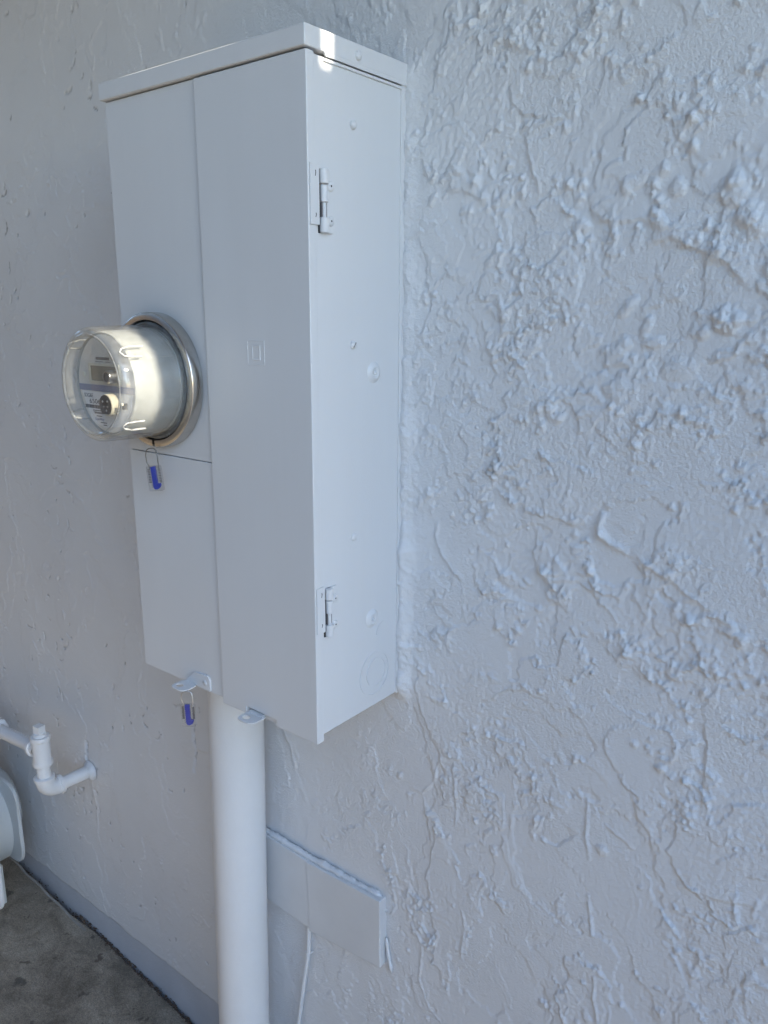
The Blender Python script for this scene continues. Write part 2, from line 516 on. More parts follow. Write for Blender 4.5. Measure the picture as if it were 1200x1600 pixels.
def ridge(path, width, height, step=0.0, rag=0.25, seed=0, taper=True):
    """raised lip along a polyline; step = plateau lifted on its left-hand side"""
    P = np.array(path)
    lo = P.min(0)-0.03; hi = P.max(0)+0.03
    sl = window((lo[0]+hi[0])/2, (lo[1]+hi[1])/2, (hi[0]-lo[0])/2, (hi[1]-lo[1])/2)
    x = X[sl]; z = Z[sl]
    if x.size == 0: return
    best = np.full(x.shape, 9.0); sg = np.zeros(x.shape); tt = np.zeros(x.shape)
    L = np.concatenate([[0], np.cumsum(np.linalg.norm(np.diff(P, axis=0), axis=1))])
    wob = 0.0022*perlin(x*130, z*130, 200+seed) + 0.003*perlin(x*45, z*45, 210+seed)
    for k in range(len(P)-1):
        a, b = P[k], P[k+1]; d = b-a; ll = d@d
        t = np.clip(((x-a[0])*d[0]+(z-a[1])*d[1])/ll, 0, 1)
        dx = x-a[0]-t*d[0]; dz = z-a[1]-t*d[1]
        di = np.hypot(dx, dz)
        s = np.sign(d[0]*(z-a[1])-d[1]*(x-a[0]))
        m = di < best
        best = np.where(m, di, best); sg = np.where(m, s, sg); tt = np.where(m, (L[k]+t*math.sqrt(ll))/L[-1], tt)
    sd_ = best*np.where(sg == 0, 1, sg) + wob*rag*2
    end = np.clip(np.minimum(tt, 1-tt)*5, 0, 1) if taper else 1.0
    inside = np.exp(-(best/0.02)**2)
    prof = height*np.exp(-(sd_/width)**2)*(0.65+0.35*end)
    if rag > 0.1:
        prof = prof*(0.75+0.6*perlin(x*110, z*110, 220+seed))
    endd = np.exp(-(np.maximum(best-width*1.5, 0)/0.006)**2)
    HT[sl] += prof*endd*np.where(end > 0, 1, 0) + step*sst(-0.0012, 0.0012, sd_)*np.exp(-(best/0.018)**2)*end

def blob(cx, cz, rx, rz, h, ang=0.0, rough=0.5, seed=0, flat=2.0):
    R_ = max(rx, rz)*1.5
    sl = window(cx, cz, R_, R_)
    x = X[sl]-cx; z = Z[sl]-cz
    if x.size == 0: return
    c, s = math.cos(ang), math.sin(ang)
    u = (x*c+z*s)/rx; v = (-x*s+z*c)/rz
    r = np.sqrt(u*u+v*v) + rough*0.28*perlin(X[sl]/max(rx, rz)*1.6, Z[sl]/max(rx, rz)*1.6, 300+seed % 50) 
    k = np.clip(1-np.maximum(r, 0.0)**flat, 0, 1)
    HT[sl] += h*k**0.7*(1+rough*0.45*perlin(X[sl]*240, Z[sl]*240, 301))

# named marks in this wall (metres along x, z)
for i, (path, w, h, st, rg) in enumerate([
    ([(0.284,0.308),(0.279,0.291),(0.281,0.28),(0.295,0.272),(0.315,0.266)], 0.0036, 3.4, 1.2, 0.05),
    ([(0.315,0.266),(0.336,0.258),(0.362,0.246),(0.387,0.232),(0.415,0.217),(0.445,0.207)], 0.0026, 2.0, 1.2, 0.3),
    ([(0.057,0.262),(0.055,0.237),(0.066,0.213),(0.086,0.195),(0.109,0.185)], 0.0022, 1.9, 0.9, 0.3),
    ([(0.287,-0.045),(0.291,-0.078),(0.29,-0.106),(0.297,-0.139)], 0.0018, 2.4, 0.0, 0.15),
    ([(0.298,-0.189),(0.304,-0.216),(0.309,-0.244)], 0.0019, 2.3, 0.0, 0.15),
    ([(0.317,-0.301),(0.318,-0.335),(0.326,-0.37)], 0.0018, 2.4, 0.0, 0.15),
    ([(0.095,-0.092),(0.1,-0.136),(0.099,-0.177)], 0.0018, 1.9, 0.0, 0.2),
    ([(0.423,-0.01),(0.42,0.038),(0.42,0.07),(0.414,0.091)], 0.0020, 1.0, -2.0, 0.3),
    ([(0.164,0.718),(0.17,0.688),(0.181,0.66),(0.185,0.65)], 0.0022, 1.6, 1.2, 0.4),
    ([(0.272,0.618),(0.289,0.616),(0.309,0.617)], 0.002, 1.6, 1.6, 0.4),
    ([(0.308,0.593),(0.333,0.598),(0.353,0.589),(0.373,0.578),(0.391,0.573),(0.401,0.56),(0.415,0.543)], 0.0026, 1.4, 2.4, 0.45),
    ([(-0.007,0.056),(0.021,0.047),(0.047,0.041)], 0.0022, 2.2, 0.8, 0.2),
    ([(0.04,0.516),(0.043,0.539),(0.035,0.57),(0.036,0.596)], 0.002, 1.1, -2.2, 0.4),
    ([(0.006,0.709),(0.025,0.703),(0.032,0.694)], 0.0018, 1.5, 1.4, 0.3),
    ([(0.063,0.665),(0.085,0.663),(0.108,0.652),(0.129,0.652)], 0.0018, 1.2, 1.4, 0.3),
    ([(0.228,-0.139),(0.253,-0.141),(0.278,-0.111),(0.278,-0.107)], 0.002, 1.0, -1.6, 0.3),
    ([(0.04,-0.392),(0.047,-0.423),(0.042,-0.473),(0.058,-0.511),(0.085,-0.529)], 0.0018, 2.0, 0.0, 0.25),
    ([(0.115,-0.307),(0.122,-0.335),(0.117,-0.371),(0.116,-0.394)], 0.0018, 1.8, 0.0, 0.25),
    ([(0.341,-0.026),(0.355,-0.055),(0.368,-0.066),(0.375,-0.102)], 0.0018, 0.8, 1.4, 0.3),
    ([(0.019,-0.149),(0.042,-0.15),(0.063,-0.115),(0.073,-0.076)], 0.0018, 1.4, 0.8, 0.3),
    ([(0.208,0.171),(0.241,0.195),(0.26,0.215)], 0.002, 1.4, 1.0, 0.3),
    ([(0.201,0.227),(0.223,0.215),(0.256,0.222),(0.288,0.206),(0.31,0.18)], 0.002, 1.7, 0.9, 0.3),
    ([(-0.246,-0.136),(-0.224,-0.17),(-0.215,-0.208)], 0.0022, 2.4, 0.6, 0.2),
    ([(0.314,-0.082),(0.335,-0.09),(0.351,-0.1)], 0.0018, 1.4, 1.0, 0.3),
    ([(0.406,-0.121),(0.442,-0.116),(0.492,-0.106)], 0.0018, 1.0, 1.6, 0.4),
    ([(0.138,0.33),(0.164,0.345),(0.185,0.359),(0.194,0.352)], 0.002, 1.5, 1.8, 0.5),
]):
    ridge(path, w, h, st, rg, i)
# the crack and drip line under the lower seal, the floated patch behind the conduit, the slot above the gas pipe
ridge([(-0.481,-0.215),(-0.482,-0.25),(-0.478,-0.271),(-0.484,-0.301),(-0.487,-0.325)], 0.0034, -4.0, 0.0, 0.25, 90)
ridge([(-0.490,-0.266),(-0.478,-0.269),(-0.43,-0.262),(-0.38,-0.262)], 0.0022, 0.6, 1.6, 0.1, 91)
ridge([(-0.864,-0.390),(-0.868,-0.444)], 0.0036, -8.0, 0.0, 0.15, 92)
ridge([(-0.856,-0.480),(-0.845,-0.56),(-0.85,-0.62)], 0.003, 1.6, 0.0, 0.1, 93)
for i, (cx, cz, r1, r2, h) in enumerate([(0.39,0.636,.013,.017,3.5),(0.404,0.615,.014,.012,4.5),(0.413,0.606,.011,.012,3.5),(0.389,0.648,.01,.008,3),
        (0.211,0.418,.013,.006,3),(0.222,0.409,.007,.009,3.2),(0.293,0.531,.007,.015,2.6),(0.315,0.512,.006,.013,2.6),(0.323,0.496,.014,.007,2.6),
        (0.289,0.491,.012,.009,2.2),(0.319,0.615,.008,.014,3),(0.443,0.196,.010,.007,3.6),(0.433,0.204,.009,.007,3.2),(0.312,-0.118,.008,.009,2.4),
        (0.335,0.645,.010,.010,2.6),(0.286,0.478,.016,.010,2.0),(0.352,0.47,.02,.014,1.8),(0.296,0.44,.018,.02,1.8),(0.435,0.560,.010,.018,3.0)]):
    blob(cx, cz, r1, r2, h, 0.4*i, 0.8, i)
blob(0.396, 0.519, 0.0155, 0.0135, 6.0, 0.2, 1.2, 31, 3.0)       # the big curl with a dimple
blob(0.398, 0.522, 0.0065, 0.0055, -3.6, 0.2, 0.5, 32)
blob(0.374, 0.506, 0.009, 0.006, 3.5, 0.8, 0.8, 33)

# crumbs dragged up along the torn edges
R2 = np.random.default_rng(21)
cnt = 0
cand = np.stack([R2.uniform(-0.04, 0.75, 60000), R2.uniform(-0.82, 1.12, 60000)], 1)
_, c1, c2, cz_ = relief(cand[:, 0], cand[:, 1])
clus = fbm(cand[:, 0], cand[:, 1], 16, 2, 120)
near = ((np.abs(c1-0.13) < 0.035) | (np.abs(c2-0.17) < 0.04) | (clus > 0.45)) & (R2.uniform(size=len(cand)) < 0.04+0.75*cz_**1.5*sst(-0.1, 0.35, clus))
def crumb(cx, cz, r, h):
    sl = window(cx, cz, r*1.7, r*1.7)
    x = X[sl]-cx; z = Z[sl]-cz
    if x.size == 0: return
    a0 = R2.uniform(0, 6.28); K = int(R2.integers(4, 7))
    m = np.full(x.shape, -9.0)
    for q_ in range(K):
        a = a0 + 6.283*q_/K + R2.uniform(-0.35, 0.35)
        m = np.maximum(m, (x*math.cos(a)+z*math.sin(a))/(r*R2.uniform(0.75, 1.35)))
    k = np.clip((1-m)*1.7, 0, 1)
    HT[sl] += h*k*(1+0.35*(x*math.cos(a0)+z*math.sin(a0))/r)
for cx, cz in cand[near][:4200]:
    k = R2.uniform()
    r = 0.0016 + 0.0040*k**4 * (1.0 if cz > -0.1 else 0.6)
    crumb(cx, cz, r, R2.uniform(0.6, 1.5)*(0.55+r*230))
# nicks and gouges in the smoother stretch left of the panel
NICK_SHADE = np.zeros_like(HT); NICKR = random.Random(3)
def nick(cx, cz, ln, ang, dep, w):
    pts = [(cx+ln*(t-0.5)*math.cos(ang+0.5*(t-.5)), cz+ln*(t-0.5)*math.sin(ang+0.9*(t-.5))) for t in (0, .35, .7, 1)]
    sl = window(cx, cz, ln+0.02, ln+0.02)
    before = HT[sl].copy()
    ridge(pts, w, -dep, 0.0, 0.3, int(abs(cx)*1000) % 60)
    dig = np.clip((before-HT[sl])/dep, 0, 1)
    NICK_SHADE[sl] = np.maximum(NICK_SHADE[sl], sst(0.25, 0.7, dig)*NICKR.uniform(0.2, 0.75))  # dark mask painted in for the shade inside each nick
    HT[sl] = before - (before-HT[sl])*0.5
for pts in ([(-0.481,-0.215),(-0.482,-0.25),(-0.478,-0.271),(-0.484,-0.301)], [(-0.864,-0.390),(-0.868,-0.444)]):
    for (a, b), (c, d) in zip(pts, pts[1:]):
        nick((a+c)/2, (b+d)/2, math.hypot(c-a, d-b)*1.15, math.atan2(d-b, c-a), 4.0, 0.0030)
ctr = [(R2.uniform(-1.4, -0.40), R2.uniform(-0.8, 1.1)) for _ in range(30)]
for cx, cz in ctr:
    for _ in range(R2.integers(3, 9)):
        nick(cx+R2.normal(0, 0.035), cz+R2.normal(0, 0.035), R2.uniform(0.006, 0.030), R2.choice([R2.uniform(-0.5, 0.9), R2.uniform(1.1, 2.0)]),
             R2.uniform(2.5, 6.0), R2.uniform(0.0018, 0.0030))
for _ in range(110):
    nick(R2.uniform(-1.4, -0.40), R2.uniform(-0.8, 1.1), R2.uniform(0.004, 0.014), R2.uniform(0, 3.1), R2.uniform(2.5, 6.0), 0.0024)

# bead pressed against the box along its back edge, thicker low down
wob = 1.0 + 0.75*perlin(X*0+3.1, Z*17, 401) + 0.28*perlin(X*20+1.7, Z*45, 402) + 0.12*perlin(X*130, Z*130, 403)
bead = (3.0 + 8.0*sst(0.75, 0.02, Z)) * np.exp(-(np.maximum(X-0.004, 0)/(0.007+0.004*wob))**2) * sst(-0.02, 0.01, Z)*(1-sst(0.80, 0.83, Z))*RIGHT*np.clip(wob, 0.15, 1.9)
flatn = np.exp(-((X-0.018)/0.018)**2)*sst(-0.01, 0.04, Z)*(1-sst(0.8, 0.83, Z))*(X > -0.05)
HT = HT*(1-0.5*flatn) + bead*0.95 + 0.5*flatn
# keep the plaster off the box, board and pipes behind them
HT = np.clip(HT, -9.0, 12.0)
Y = -HT*0.001*(1+0.22*RIGHT)
hid = (X > -0.358) & (X < -0.002) & (Z > 0.004) & (Z < 0.80)
Y[hid] = 0.004
# wavy lower edge of the plaster
low = sst(-0.80, -0.836, Z)
Zw = Z + low*(0.004*perlin(X*14, X*0, 77) + 0.002*perlin(X*60, X*0, 78))

nz_, nx_ = X.shape
verts = np.stack([X, Y, Zw], -1).reshape(-1, 3)
skirt = np.stack([XG, np.full(nx_, 0.03), Zw[0]], -1)
verts = np.concatenate([verts, skirt]).astype(np.float32)
idx = np.arange(nz_*nx_, dtype=np.int32).reshape(nz_, nx_)
q = np.stack([idx[:-1, :-1], idx[:-1, 1:], idx[1:, 1:], idx[1:, :-1]], -1).reshape(-1, 4)
sk = np.arange(nz_*nx_, nz_*nx_+nx_, dtype=np.int32)
q2 = np.stack([sk[:-1], sk[1:], idx[0, 1:], idx[0, :-1]], -1)
q = np.concatenate([q, q2])
me = bpy.data.meshes.new('stucco')
me.vertices.add(len(verts)); me.vertices.foreach_set('co', verts.ravel())
me.loops.add(q.size); me.loops.foreach_set('vertex_index', q.ravel())
me.polygons.add(len(q)); me.polygons.foreach_set('loop_start', np.arange(0, q.size, 4, dtype=np.int32))
me.polygons.foreach_set('use_smooth', np.ones(len(q), dtype=bool))
me.update(calc_edges=True)
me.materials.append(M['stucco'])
at = me.attributes.new('nick_shade', 'FLOAT', 'POINT')          # shade inside the nicks, put in as darker colour
at.data.foreach_set('value', np.concatenate([NICK_SHADE.ravel(), np.zeros(nx_)]).astype(np.float32))

house = empty('house_wall', 'pale grey house wall of rough torn stucco behind the electrical panel', 'wall', (0, 0, -0.95))
def on(o, parent):           # parent while keeping world coordinates
    o.parent = parent
    o.matrix_parent_inverse = Matrix.Translation(parent.location).inverted()
    return o
st = bpy.data.objects.new('stucco', me); COL.objects.link(st); on(st, house)
def hp(name, bm, mat, parent, smooth=40): return on(obj(name, bm, mat, None, smooth), parent)
# painted foundation strip below the plaster
bb = bmesh.new()
nb = 260
bx_ = np.linspace(-3.56, 1.15, nb)
rows = []
for z in (-1.15, -1.02, -0.97, -0.93, -0.89, -0.85, -0.80):
    rows.append([bb.verts.new((x, 0.006 + 0.0012*math.sin(x*31+z*50) + 0.0015*math.sin(x*7.3), z)) for x in bx_])
for A, B in zip(rows, rows[1:]):
    for i in range(nb-1): bb.faces.new((A[i], A[i+1], B[i+1], B[i]))
hp('foundation_strip', bb, 'band', house)
hp('wall_core', box(-3.56, 1.15, 0.032, 3.5, -1.15, 1.68), 'tan', house)
shade_eave = hp('shade_eave', box(-3.6, 1.20, -1.15, 4.0, 1.682, 1.72), 'soffit', house)  # unseen; drawn deep to block the high sky
hp('fascia', box(-3.6, 1.20, -1.18, -1.152, 1.62, 1.90), 'soffit', house)

# ------------------------------------------------------------------ ground
def gz(x):
    return -0.946 - 0.1047*(min(max(x, -1.55), -0.25)+0.545)
gb = bmesh.new()
gx = list(np.linspace(-40, -2.2, 8)) + list(np.linspace(-2.0, 0.4, 49)) + list(np.linspace(0.8, 40, 10))
gy = [-40, -20, -10, -5, -3, -2, -1.4, -1.0, -0.8, -0.6, -0.45, -0.35, -0.25, -0.18, -0.12, -0.08, -0.05, -0.03]
rows = [[gb.verts.new((x, y, gz(x))) for x in gx] for y in gy]
ey = lambda x: -0.0135 if x < -0.98 else (-0.0135 + 0.011*min(1.0, (x+0.98)/0.06))
rows.append([gb.verts.new((x, ey(x)-0.001, gz(x))) for x in gx])
rows.append([gb.verts.new((x, ey(x), gz(x)-0.03)) for x in gx])
rows.append([gb.verts.new((x, 0.03, gz(x)-0.032)) for x in gx])
for A, B in zip(rows, rows[1:]):
    for i in range(len(gx)-1): gb.faces.new((A[i], A[i+1], B[i+1], B[i]))
ground = obj('ground', gb, 'concrete', None, 30)
tag(ground, 'stained grey concrete slab at the foot of the wall', 'ground', kind='structure')
# thin raised lip of the slab along the wall at the far end
eb = bmesh.new()
prof = [(-0.0190, 0.0005), (-0.0180, 0.003), (-0.0165, 0.0045), (-0.0150, 0.0042), (-0.0135, 0.002), (-0.0135, -0.02)]
xs = np.linspace(-2.2, -0.92, 90)
rr_ = []
for x in xs:
    k = min(1.0, max(0.02, (-0.92-x)/0.2)) * (0.85 + 0.25*math.sin(x*23) + 0.15*math.sin(x*71+1))
    rr_.append([eb.verts.new((x, y + 0.0012*math.sin(x*60), gz(x) + z*k)) for y, z in prof])
for A, B in zip(rr_, rr_[1:]):
    for i in range(len(prof)-1): eb.faces.new((A[i], A[i+1], B[i+1], B[i]))
obj('slab_lip', eb, 'liplight', ground, 60)
# crumbs of soil packed in the joint between slab and wall
db = bmesh.new()
R3 = random.Random(4)
for i in range(1100):
    x = R3.uniform(-1.0, -0.2) if i < 1000 else R3.uniform(-1.5, -1.0); r = R3.uniform(0.0007, 0.0022)
    c = Vector((x, R3.gauss(-0.0005, 0.0032) if x > -0.97 else R3.uniform(-0.010, 0.004), gz(x) + (R3.uniform(-0.003, 0.0012) if x > -0.97 else R3.uniform(-0.018, -0.008))))
    bmesh.ops.create_icosphere(db, subdivisions=1, radius=r, matrix=Matrix.Translation(c) @ Matrix.Diagonal((R3.uniform(0.8, 3.0), R3.uniform(0.6, 1.1), R3.uniform(0.3, 0.7), 1)))
dirt = obj('joint_dirt', db, 'dirt', None, 80)
tag(dirt, 'dark brown soil packed in the joint between slab and wall', 'dirt', kind='stuff')

# ------------------------------------------------------------------ electrical panel
W, D, H = 0.3608, 0.1755, 0.8106
panel = empty('electrical_panel', 'tall pale grey painted metal electrical panel mounted on the stucco wall', 'electrical panel')
obj('body', box(-W+0.001, 0.0, -0.166, -0.0015, 0.002, 0.786, 0.0012), 'panel', panel, 40)
obj('back_flange', box(-W, 0.0016, -0.012, -0.001, 0.001, 0.787, 0.0006), 'panel', panel, 40)
obj('top_lip', box(-W+0.004, 0.0022, -0.1475, -0.0015, 0.7815, 0.7845, 0.0006), 'panel', panel, 40)
# hinged door with a side lip and a notch for its hasp
xl = -0.1788
notch = [(xl, -0.0066), (-0.1300, -0.0066), (-0.1300, 0.0040), (-0.0725, 0.0030), (-0.0725, -0.0066), (0.0016, -0.0066), (0.0016, 0.7878), (xl, 0.7878)]
obj('door', prism(notch, 'y', -D, -0.1630, 0.0013, 3), 'panel', panel, 40)
obj('upper_cover', box(-W, xl-0.0008, -D+0.0031, -0.1652, 0.3345, 0.7885, 0.0010), 'panel', panel, 40)
obj('lower_cover', box(-W, xl-0.0008, -D+0.0028, -0.1652, 0.0000, 0.3335, 0.0008), 'panel', panel, 40)
# cap
c_ = 0.0034
cap = obj('cap', box(-W-c_, c_, -D-c_, -0.0012, H-0.0209, H, 0.0014, 3), 'panel', panel, 40)
obj('side_skirt', prism([(-0.149, 0.7905), (-0.1455, 0.7862), (-0.0012, 0.7862), (-0.0012, 0.795), (-0.149, 0.795)], 'x', 0.0008, c_-0.0002, 0.0), 'panel', cap, 40)
def screw(name, y, z, parent, x0=0.0, r=0.0048, slot=True, ang=0.9):
    s = obj(name, lathe([(0, 0.0036), (r*0.6, 0.0034), (r*0.92, 0.0024), (r, 0.0008), (r*1.02, -0.001)], (x0, y, z), (1, 0, 0), 20), 'panel', parent, 60)
    if slot:
        b = box(x0+0.0030, x0+0.00375, -r*0.75, r*0.75, -0.0006, 0.0006)
        bmesh.ops.rotate(b, verts=b.verts, cent=(0, 0, 0), matrix=Matrix.Rotation(ang, 3, 'X'))
        bmesh.ops.translate(b, verts=b.verts, vec=(0, y, z))
        obj('slot', b, 'grey', s)
    return s
screw('screw', -0.1000, 0.728, panel, slot=False)
screw('screw', -0.1015, 0.4873, panel)
screw('screw', -0.1022, 0.2507, panel, slot=False)
screw('screw', -0.0950, 0.7981, cap, c_, slot=False)
for y, z in ((-0.0617, 0.453), (-0.0650, 0.1302)):
    d = obj('dimple', lathe([(0, 0.0016), (0.004, 0.0020), (0.0060, 0.0040), (0.0085, 0.0030), (0.0115, 0.0010), (0.0135, -0.0004)], (0, y, z), (1, 0, 0), 32), 'panel', panel, 80)
    obj('rivet', lathe([(0, 0.0042), (0.0016, 0.0038), (0.0024, 0.0026), (0.0026, 0.0015)], (0, y, z-0.0005), (1, 0, 0), 14), 'panel', d, 60)
def ring_x(r0, r1, y, z, x0, x1, a0=0.0, a1=2*math.pi, n=56):
    return lathe([(r0, x0), (r0, x1), (r1, x1), (r1, x0)], (0, y, z), (1, 0, 0), n, closed=True, a0=a0, a1=a1)
obj('knockout', ring_x(0.0298, 0.0311, -0.0595, 0.0490, -0.0005, 0.0009), 'panel', panel, 30)
obj('knockout', ring_x(0.0193, 0.0205, -0.0560, 0.0500, -0.0005, 0.0009), 'panel', panel, 30)
obj('knockout', ring_x(0.0150, 0.0157, -0.0400, 0.1040, -0.0005, 0.0007, 0.2, 2.4), 'panel', panel, 30)
# hinges: leaf on the door lip, plate on the box, knuckles and a bare pin between
def hinge(z0, z1):
    h = obj('hinge', box(0.0012, 0.0034, -0.1738, -0.1595, z0+0.002, z1, 0.0005), 'panel', panel, 40)
    hh = z1-z0
    zb = z0-0.0065
    plate = [(-0.1545, zb), (-0.1375, zb+0.001), (-0.1375, z1-0.004), (-0.1545, z1-0.004)]
    obj('plate', prism(plate, 'x', -0.0002, 0.0030, 0.0005), 'panel', h, 40)
    yk = -0.1525
    def kn(a, b_, r=0.0054, name='knuckle', m='panel'):
        obj(name, lathe([(0, a), (r*0.86, a), (r, a+0.0007), (r, b_-0.0007), (r*0.86, b_), (0, b_)], (0.0036, yk, 0), (0, 0, 1), 20), m, h, 40)
    kn(z0+hh*0.70, z1-0.004)
    kn(z0+hh*0.405, z0+hh*0.680, 0.0046)
    kn(zb+0.001, z0+hh*0.16)
    kn(z0+hh*0.10, z0+hh*0.5, 0.0023, 'pin')
    obj('gap', box(-0.0003, 0.0010, -0.1592, -0.1562, zb+0.0005, z1-0.0045), 'void', h)
    obj('pin_slot', box(-0.0003, 0.0034, -0.1563, -0.1478, z0+hh*0.17, z0+hh*0.40), 'grey', h)
    for z in (z0+hh*0.68, z0+hh*0.115):
        r = obj('rivet', lathe([(0.0009, 0.0042), (0.0012, 0.0052), (0.0040, 0.0050), (0.0054, 0.0042), (0.0057, 0.0025)], (0, -0.1420, z), (1, 0, 0), 22), 'panel', h, 60)
        obj('rivet_hole', lathe([(0, 0.0049), (0.0013, 0.0050)], (0, -0.1420, z), (1, 0, 0), 12), 'void', r)
    for z, l in ((z1-0.0095, 0.0030), (z0+0.012, 0.0022)):
        obj('hole', prism([(-0.1663, z-l), (-0.1655, z-l-0.0004), (-0.1645, z+l*0.2), (-0.1650, z+l), (-0.1660, z+l*0.9), (-0.1655, z+0.1*l)], 'x', 0.0030, 0.00352), 'void', h)
hinge(0.6150, 0.6790)
hinge(0.1400, 0.2010)
# embossed square-in-square mark on the door
def frame(x0, x1, z0, z1, w, d, bev=0.0004):
    bm = bmesh.new()
    for a in ((x0, x1, z0, z0+w), (x0, x1, z1-w, z1)):
        box(a[0], a[1], -D-d, -D+0.001, a[2], a[3], bev, 1, bm)
    for a in ((x0, x0+w, z0+w-bev, z1-w+bev), (x1-w, x1, z0+w-bev, z1-w+bev)):
        box(a[0], a[1], -D-d+0.00004, -D+0.001, a[2], a[3], bev, 1, bm)
    return bm
em = obj('embossed_mark', frame(-0.1026, -0.0728, 0.4630, 0.4925, 0.0013, 0.00045), 'panel', panel, 30)
obj('inner_square', frame(-0.0950, -0.0803, 0.4690, 0.4865, 0.0020, 0.00065), 'panel', em, 30)
# hasp on the lower cover
def rounded(pts, r, n=4):
    out = []
    m = len(pts)
    for i in range(m):
        p = Vector(pts[i]).to_2d(); a = (Vector(pts[i-1]).to_2d()-p); b = (Vector(pts[(i+1) % m]).to_2d()-p)
        k = min(r, a.length*0.48, b.length*0.48)
        p0 = p+a.normalized()*k; p1 = p+b.normalized()*k
        for j in range(n+1):
            t = j/n
            out.append(tuple(p0*(1-t)**2 + p*2*t*(1-t) + p1*t*t))
    return out
def plate_hole(outer, hole, z0, z1, bev=0.0):
    """flat tab in the xy plane with a hole"""
    b = bmesh.new()
    n = len(outer); m = len(hole)
    assert n == m
    L = [[b.verts.new((x, y, z)) for x, y in pts] for pts, z in ((outer, z0), (outer, z1), (hole, z1), (hole, z0))]
    for k in range(4):
        A, B = L[k], L[(k+1) % 4]
        for i in range(n): b.faces.new((A[i], A[(i+1) % n], B[(i+1) % n], B[i]))
    return b
def tab(x0, x1, y0, y1, z, hx, hy, hr):
    # outline walked by angle from the hole so that both loops pair up
    n = 40
    out, hole = [], []
    poly = rounded([(x0, y0), (x1, y0), (x1, y1), (x0, y1)], 0.011, 8)
    P = [Vector((*p, 0)).to_2d() for p in poly]
    for i in range(n):
        a = 2*math.pi*i/n; d = Vector((math.cos(a), math.sin(a)))
        best = None
        for j in range(len(P)):
            A = P[j]-Vector((hx, hy)); B = P[(j+1) % len(P)]-Vector((hx, hy)); E_ = B-A
            den = d.x*E_.y-d.y*E_.x
            if abs(den) < 1e-12: continue
            t = (A.x*E_.y-A.y*E_.x)/den; u = (A.x*d.y-A.y*d.x)/den
            if t > 0 and -1e-6 <= u <= 1+1e-6: best = t if best is None else max(best, t)
        out.append((hx+d.x*best, hy+d.y*best)); hole.append((hx+d.x*hr, hy+d.y*hr*0.8))
    return plate_hole(out, hole, z, z+0.0018)
hs = obj('hasp', prism(rounded([(-0.2625, 0.0022), (-0.2400, 0.0225), (-0.2110, 0.0245), (-0.2062, 0.0200), (-0.2062, 0.0010), (-0.2330, 0.0022)], 0.003, 3), 'y', -0.1752, -0.1722, 0.0004, 1), 'panel', panel, 40)
obj('lock_tab', tab(-0.2640, -0.2335, -0.2020, -0.1730, 0.0020, -0.2535, -0.1915, 0.0062), 'panel', hs, 30)
obj('rivet', lathe([(0, 0.0014), (0.0035, 0.0010), (0.0044, 0)], (-0.2165, -0.1751, 0.0125), (0, -1, 0), 20), 'panel', hs, 60)
hs2 = obj('hasp', box(-0.1290, -0.0735, -0.1690, -0.1664, -0.0064, -0.0012, 0.0004), 'panel', panel, 40)
obj('slot_gap', box(-0.1295, -0.0730, -0.1668, -0.1655, -0.0012, 0.0034), 'void', hs2)
obj('lock_tab', tab(-0.1275, -0.0960, -0.1985, -0.1670, -0.0040, -0.1170, -0.1880, 0.0062), 'panel', hs2, 30)
obj('bend', prism([(-0.172, -0.0022), (-0.1745, -0.0016), (-0.1765, -0.0022), (-0.1765, -0.0012), (-0.172, 0.0006)], 'x', -0.1255, -0.0985), 'panel', hs2, 30)

# ------------------------------------------------------------------ electricity meter
MX, MZ = -0.279, 0.4355
meter = empty('electric_meter', 'round electric meter under a clear plastic cover plugged into the panel', 'electric meter', (0, 0, 0))
YA = (0, -1, 0)
Y0 = -0.1724
gapa = rad(1.9)
def lat(name, prof, mat, parent=meter, n=96, y=Y0, closed=False, a0=0.0, a1=2*math.pi, sm=35):
    return obj(name, lathe(prof, (MX, y, MZ), YA, n, closed=closed, a0=a0, a1=a1), mat, parent, sm)
# split sealing ring; with this lathe the angle -pi/2 points down
dn = -math.pi/2
lat('sealing_ring', [(0.0800, 0.0005), (0.0882, 0.0005), (0.0890, 0.0015), (0.0890, 0.0150), (0.0878, 0.0172), (0.0845, 0.0185), (0.0795, 0.0185), (0.0785, 0.0170), (0.0785, 0.0140), (0.0800, 0.0135)],
    'ring', a0=dn+gapa, a1=dn+2*math.pi-gapa, closed=True, n=128)
lat('socket_rim', [(0.0700, 0.0), (0.0782, 0.0), (0.0782, 0.0120), (0.0700, 0.0120)], 'void', closed=True)
lat('base_flange', [(0.064, 0.012), (0.0768, 0.012), (0.0768, 0.0165), (0.0735, 0.0175), (0.064, 0.0175)], 'rim', closed=True)
core = lat('inner_body', [(0.0, 0.004), (0.0688, 0.004), (0.0688, 0.0185), (0.0672, 0.019), (0.0665, 0.074), (0.0655, 0.0830), (0.0640, 0.0848), (0.0635, 0.0822), (0.0620, 0.0818), (0.0, 0.0818)], 'core')
for a in (-2.25, -0.55, 0.25, 1.05):
    u_ = Vector((math.cos(a), 0, -math.sin(a)))
    b = tube([Vector((MX, Y0-0.020, MZ))+u_*0.0672, Vector((MX, Y0-0.046, MZ))+u_*0.0668], 0.0006, 6)
    obj('mould_line', b, 'core', core, 60)
FY = Y0-0.0830                                    # face plane
face = lat('face_plate', [(0.0, 0.0), (0.0612, 0.0), (0.0618, -0.0006), (0.0618, -0.0018), (0, -0.0018)], 'face', y=FY, n=72)
def fbox(name, u0, u1, v0, v1, d0, d1, mat, parent, bev=0.0):
    return obj(name, box(MX+u0, MX+u1, FY-d1, FY-d0, MZ+v0, MZ+v1, bev, 2), mat, parent)
disp = fbox('display', -0.0300, 0.0300, 0.0035, 0.0225, 0.0004, 0.0014, 'lcd', face)
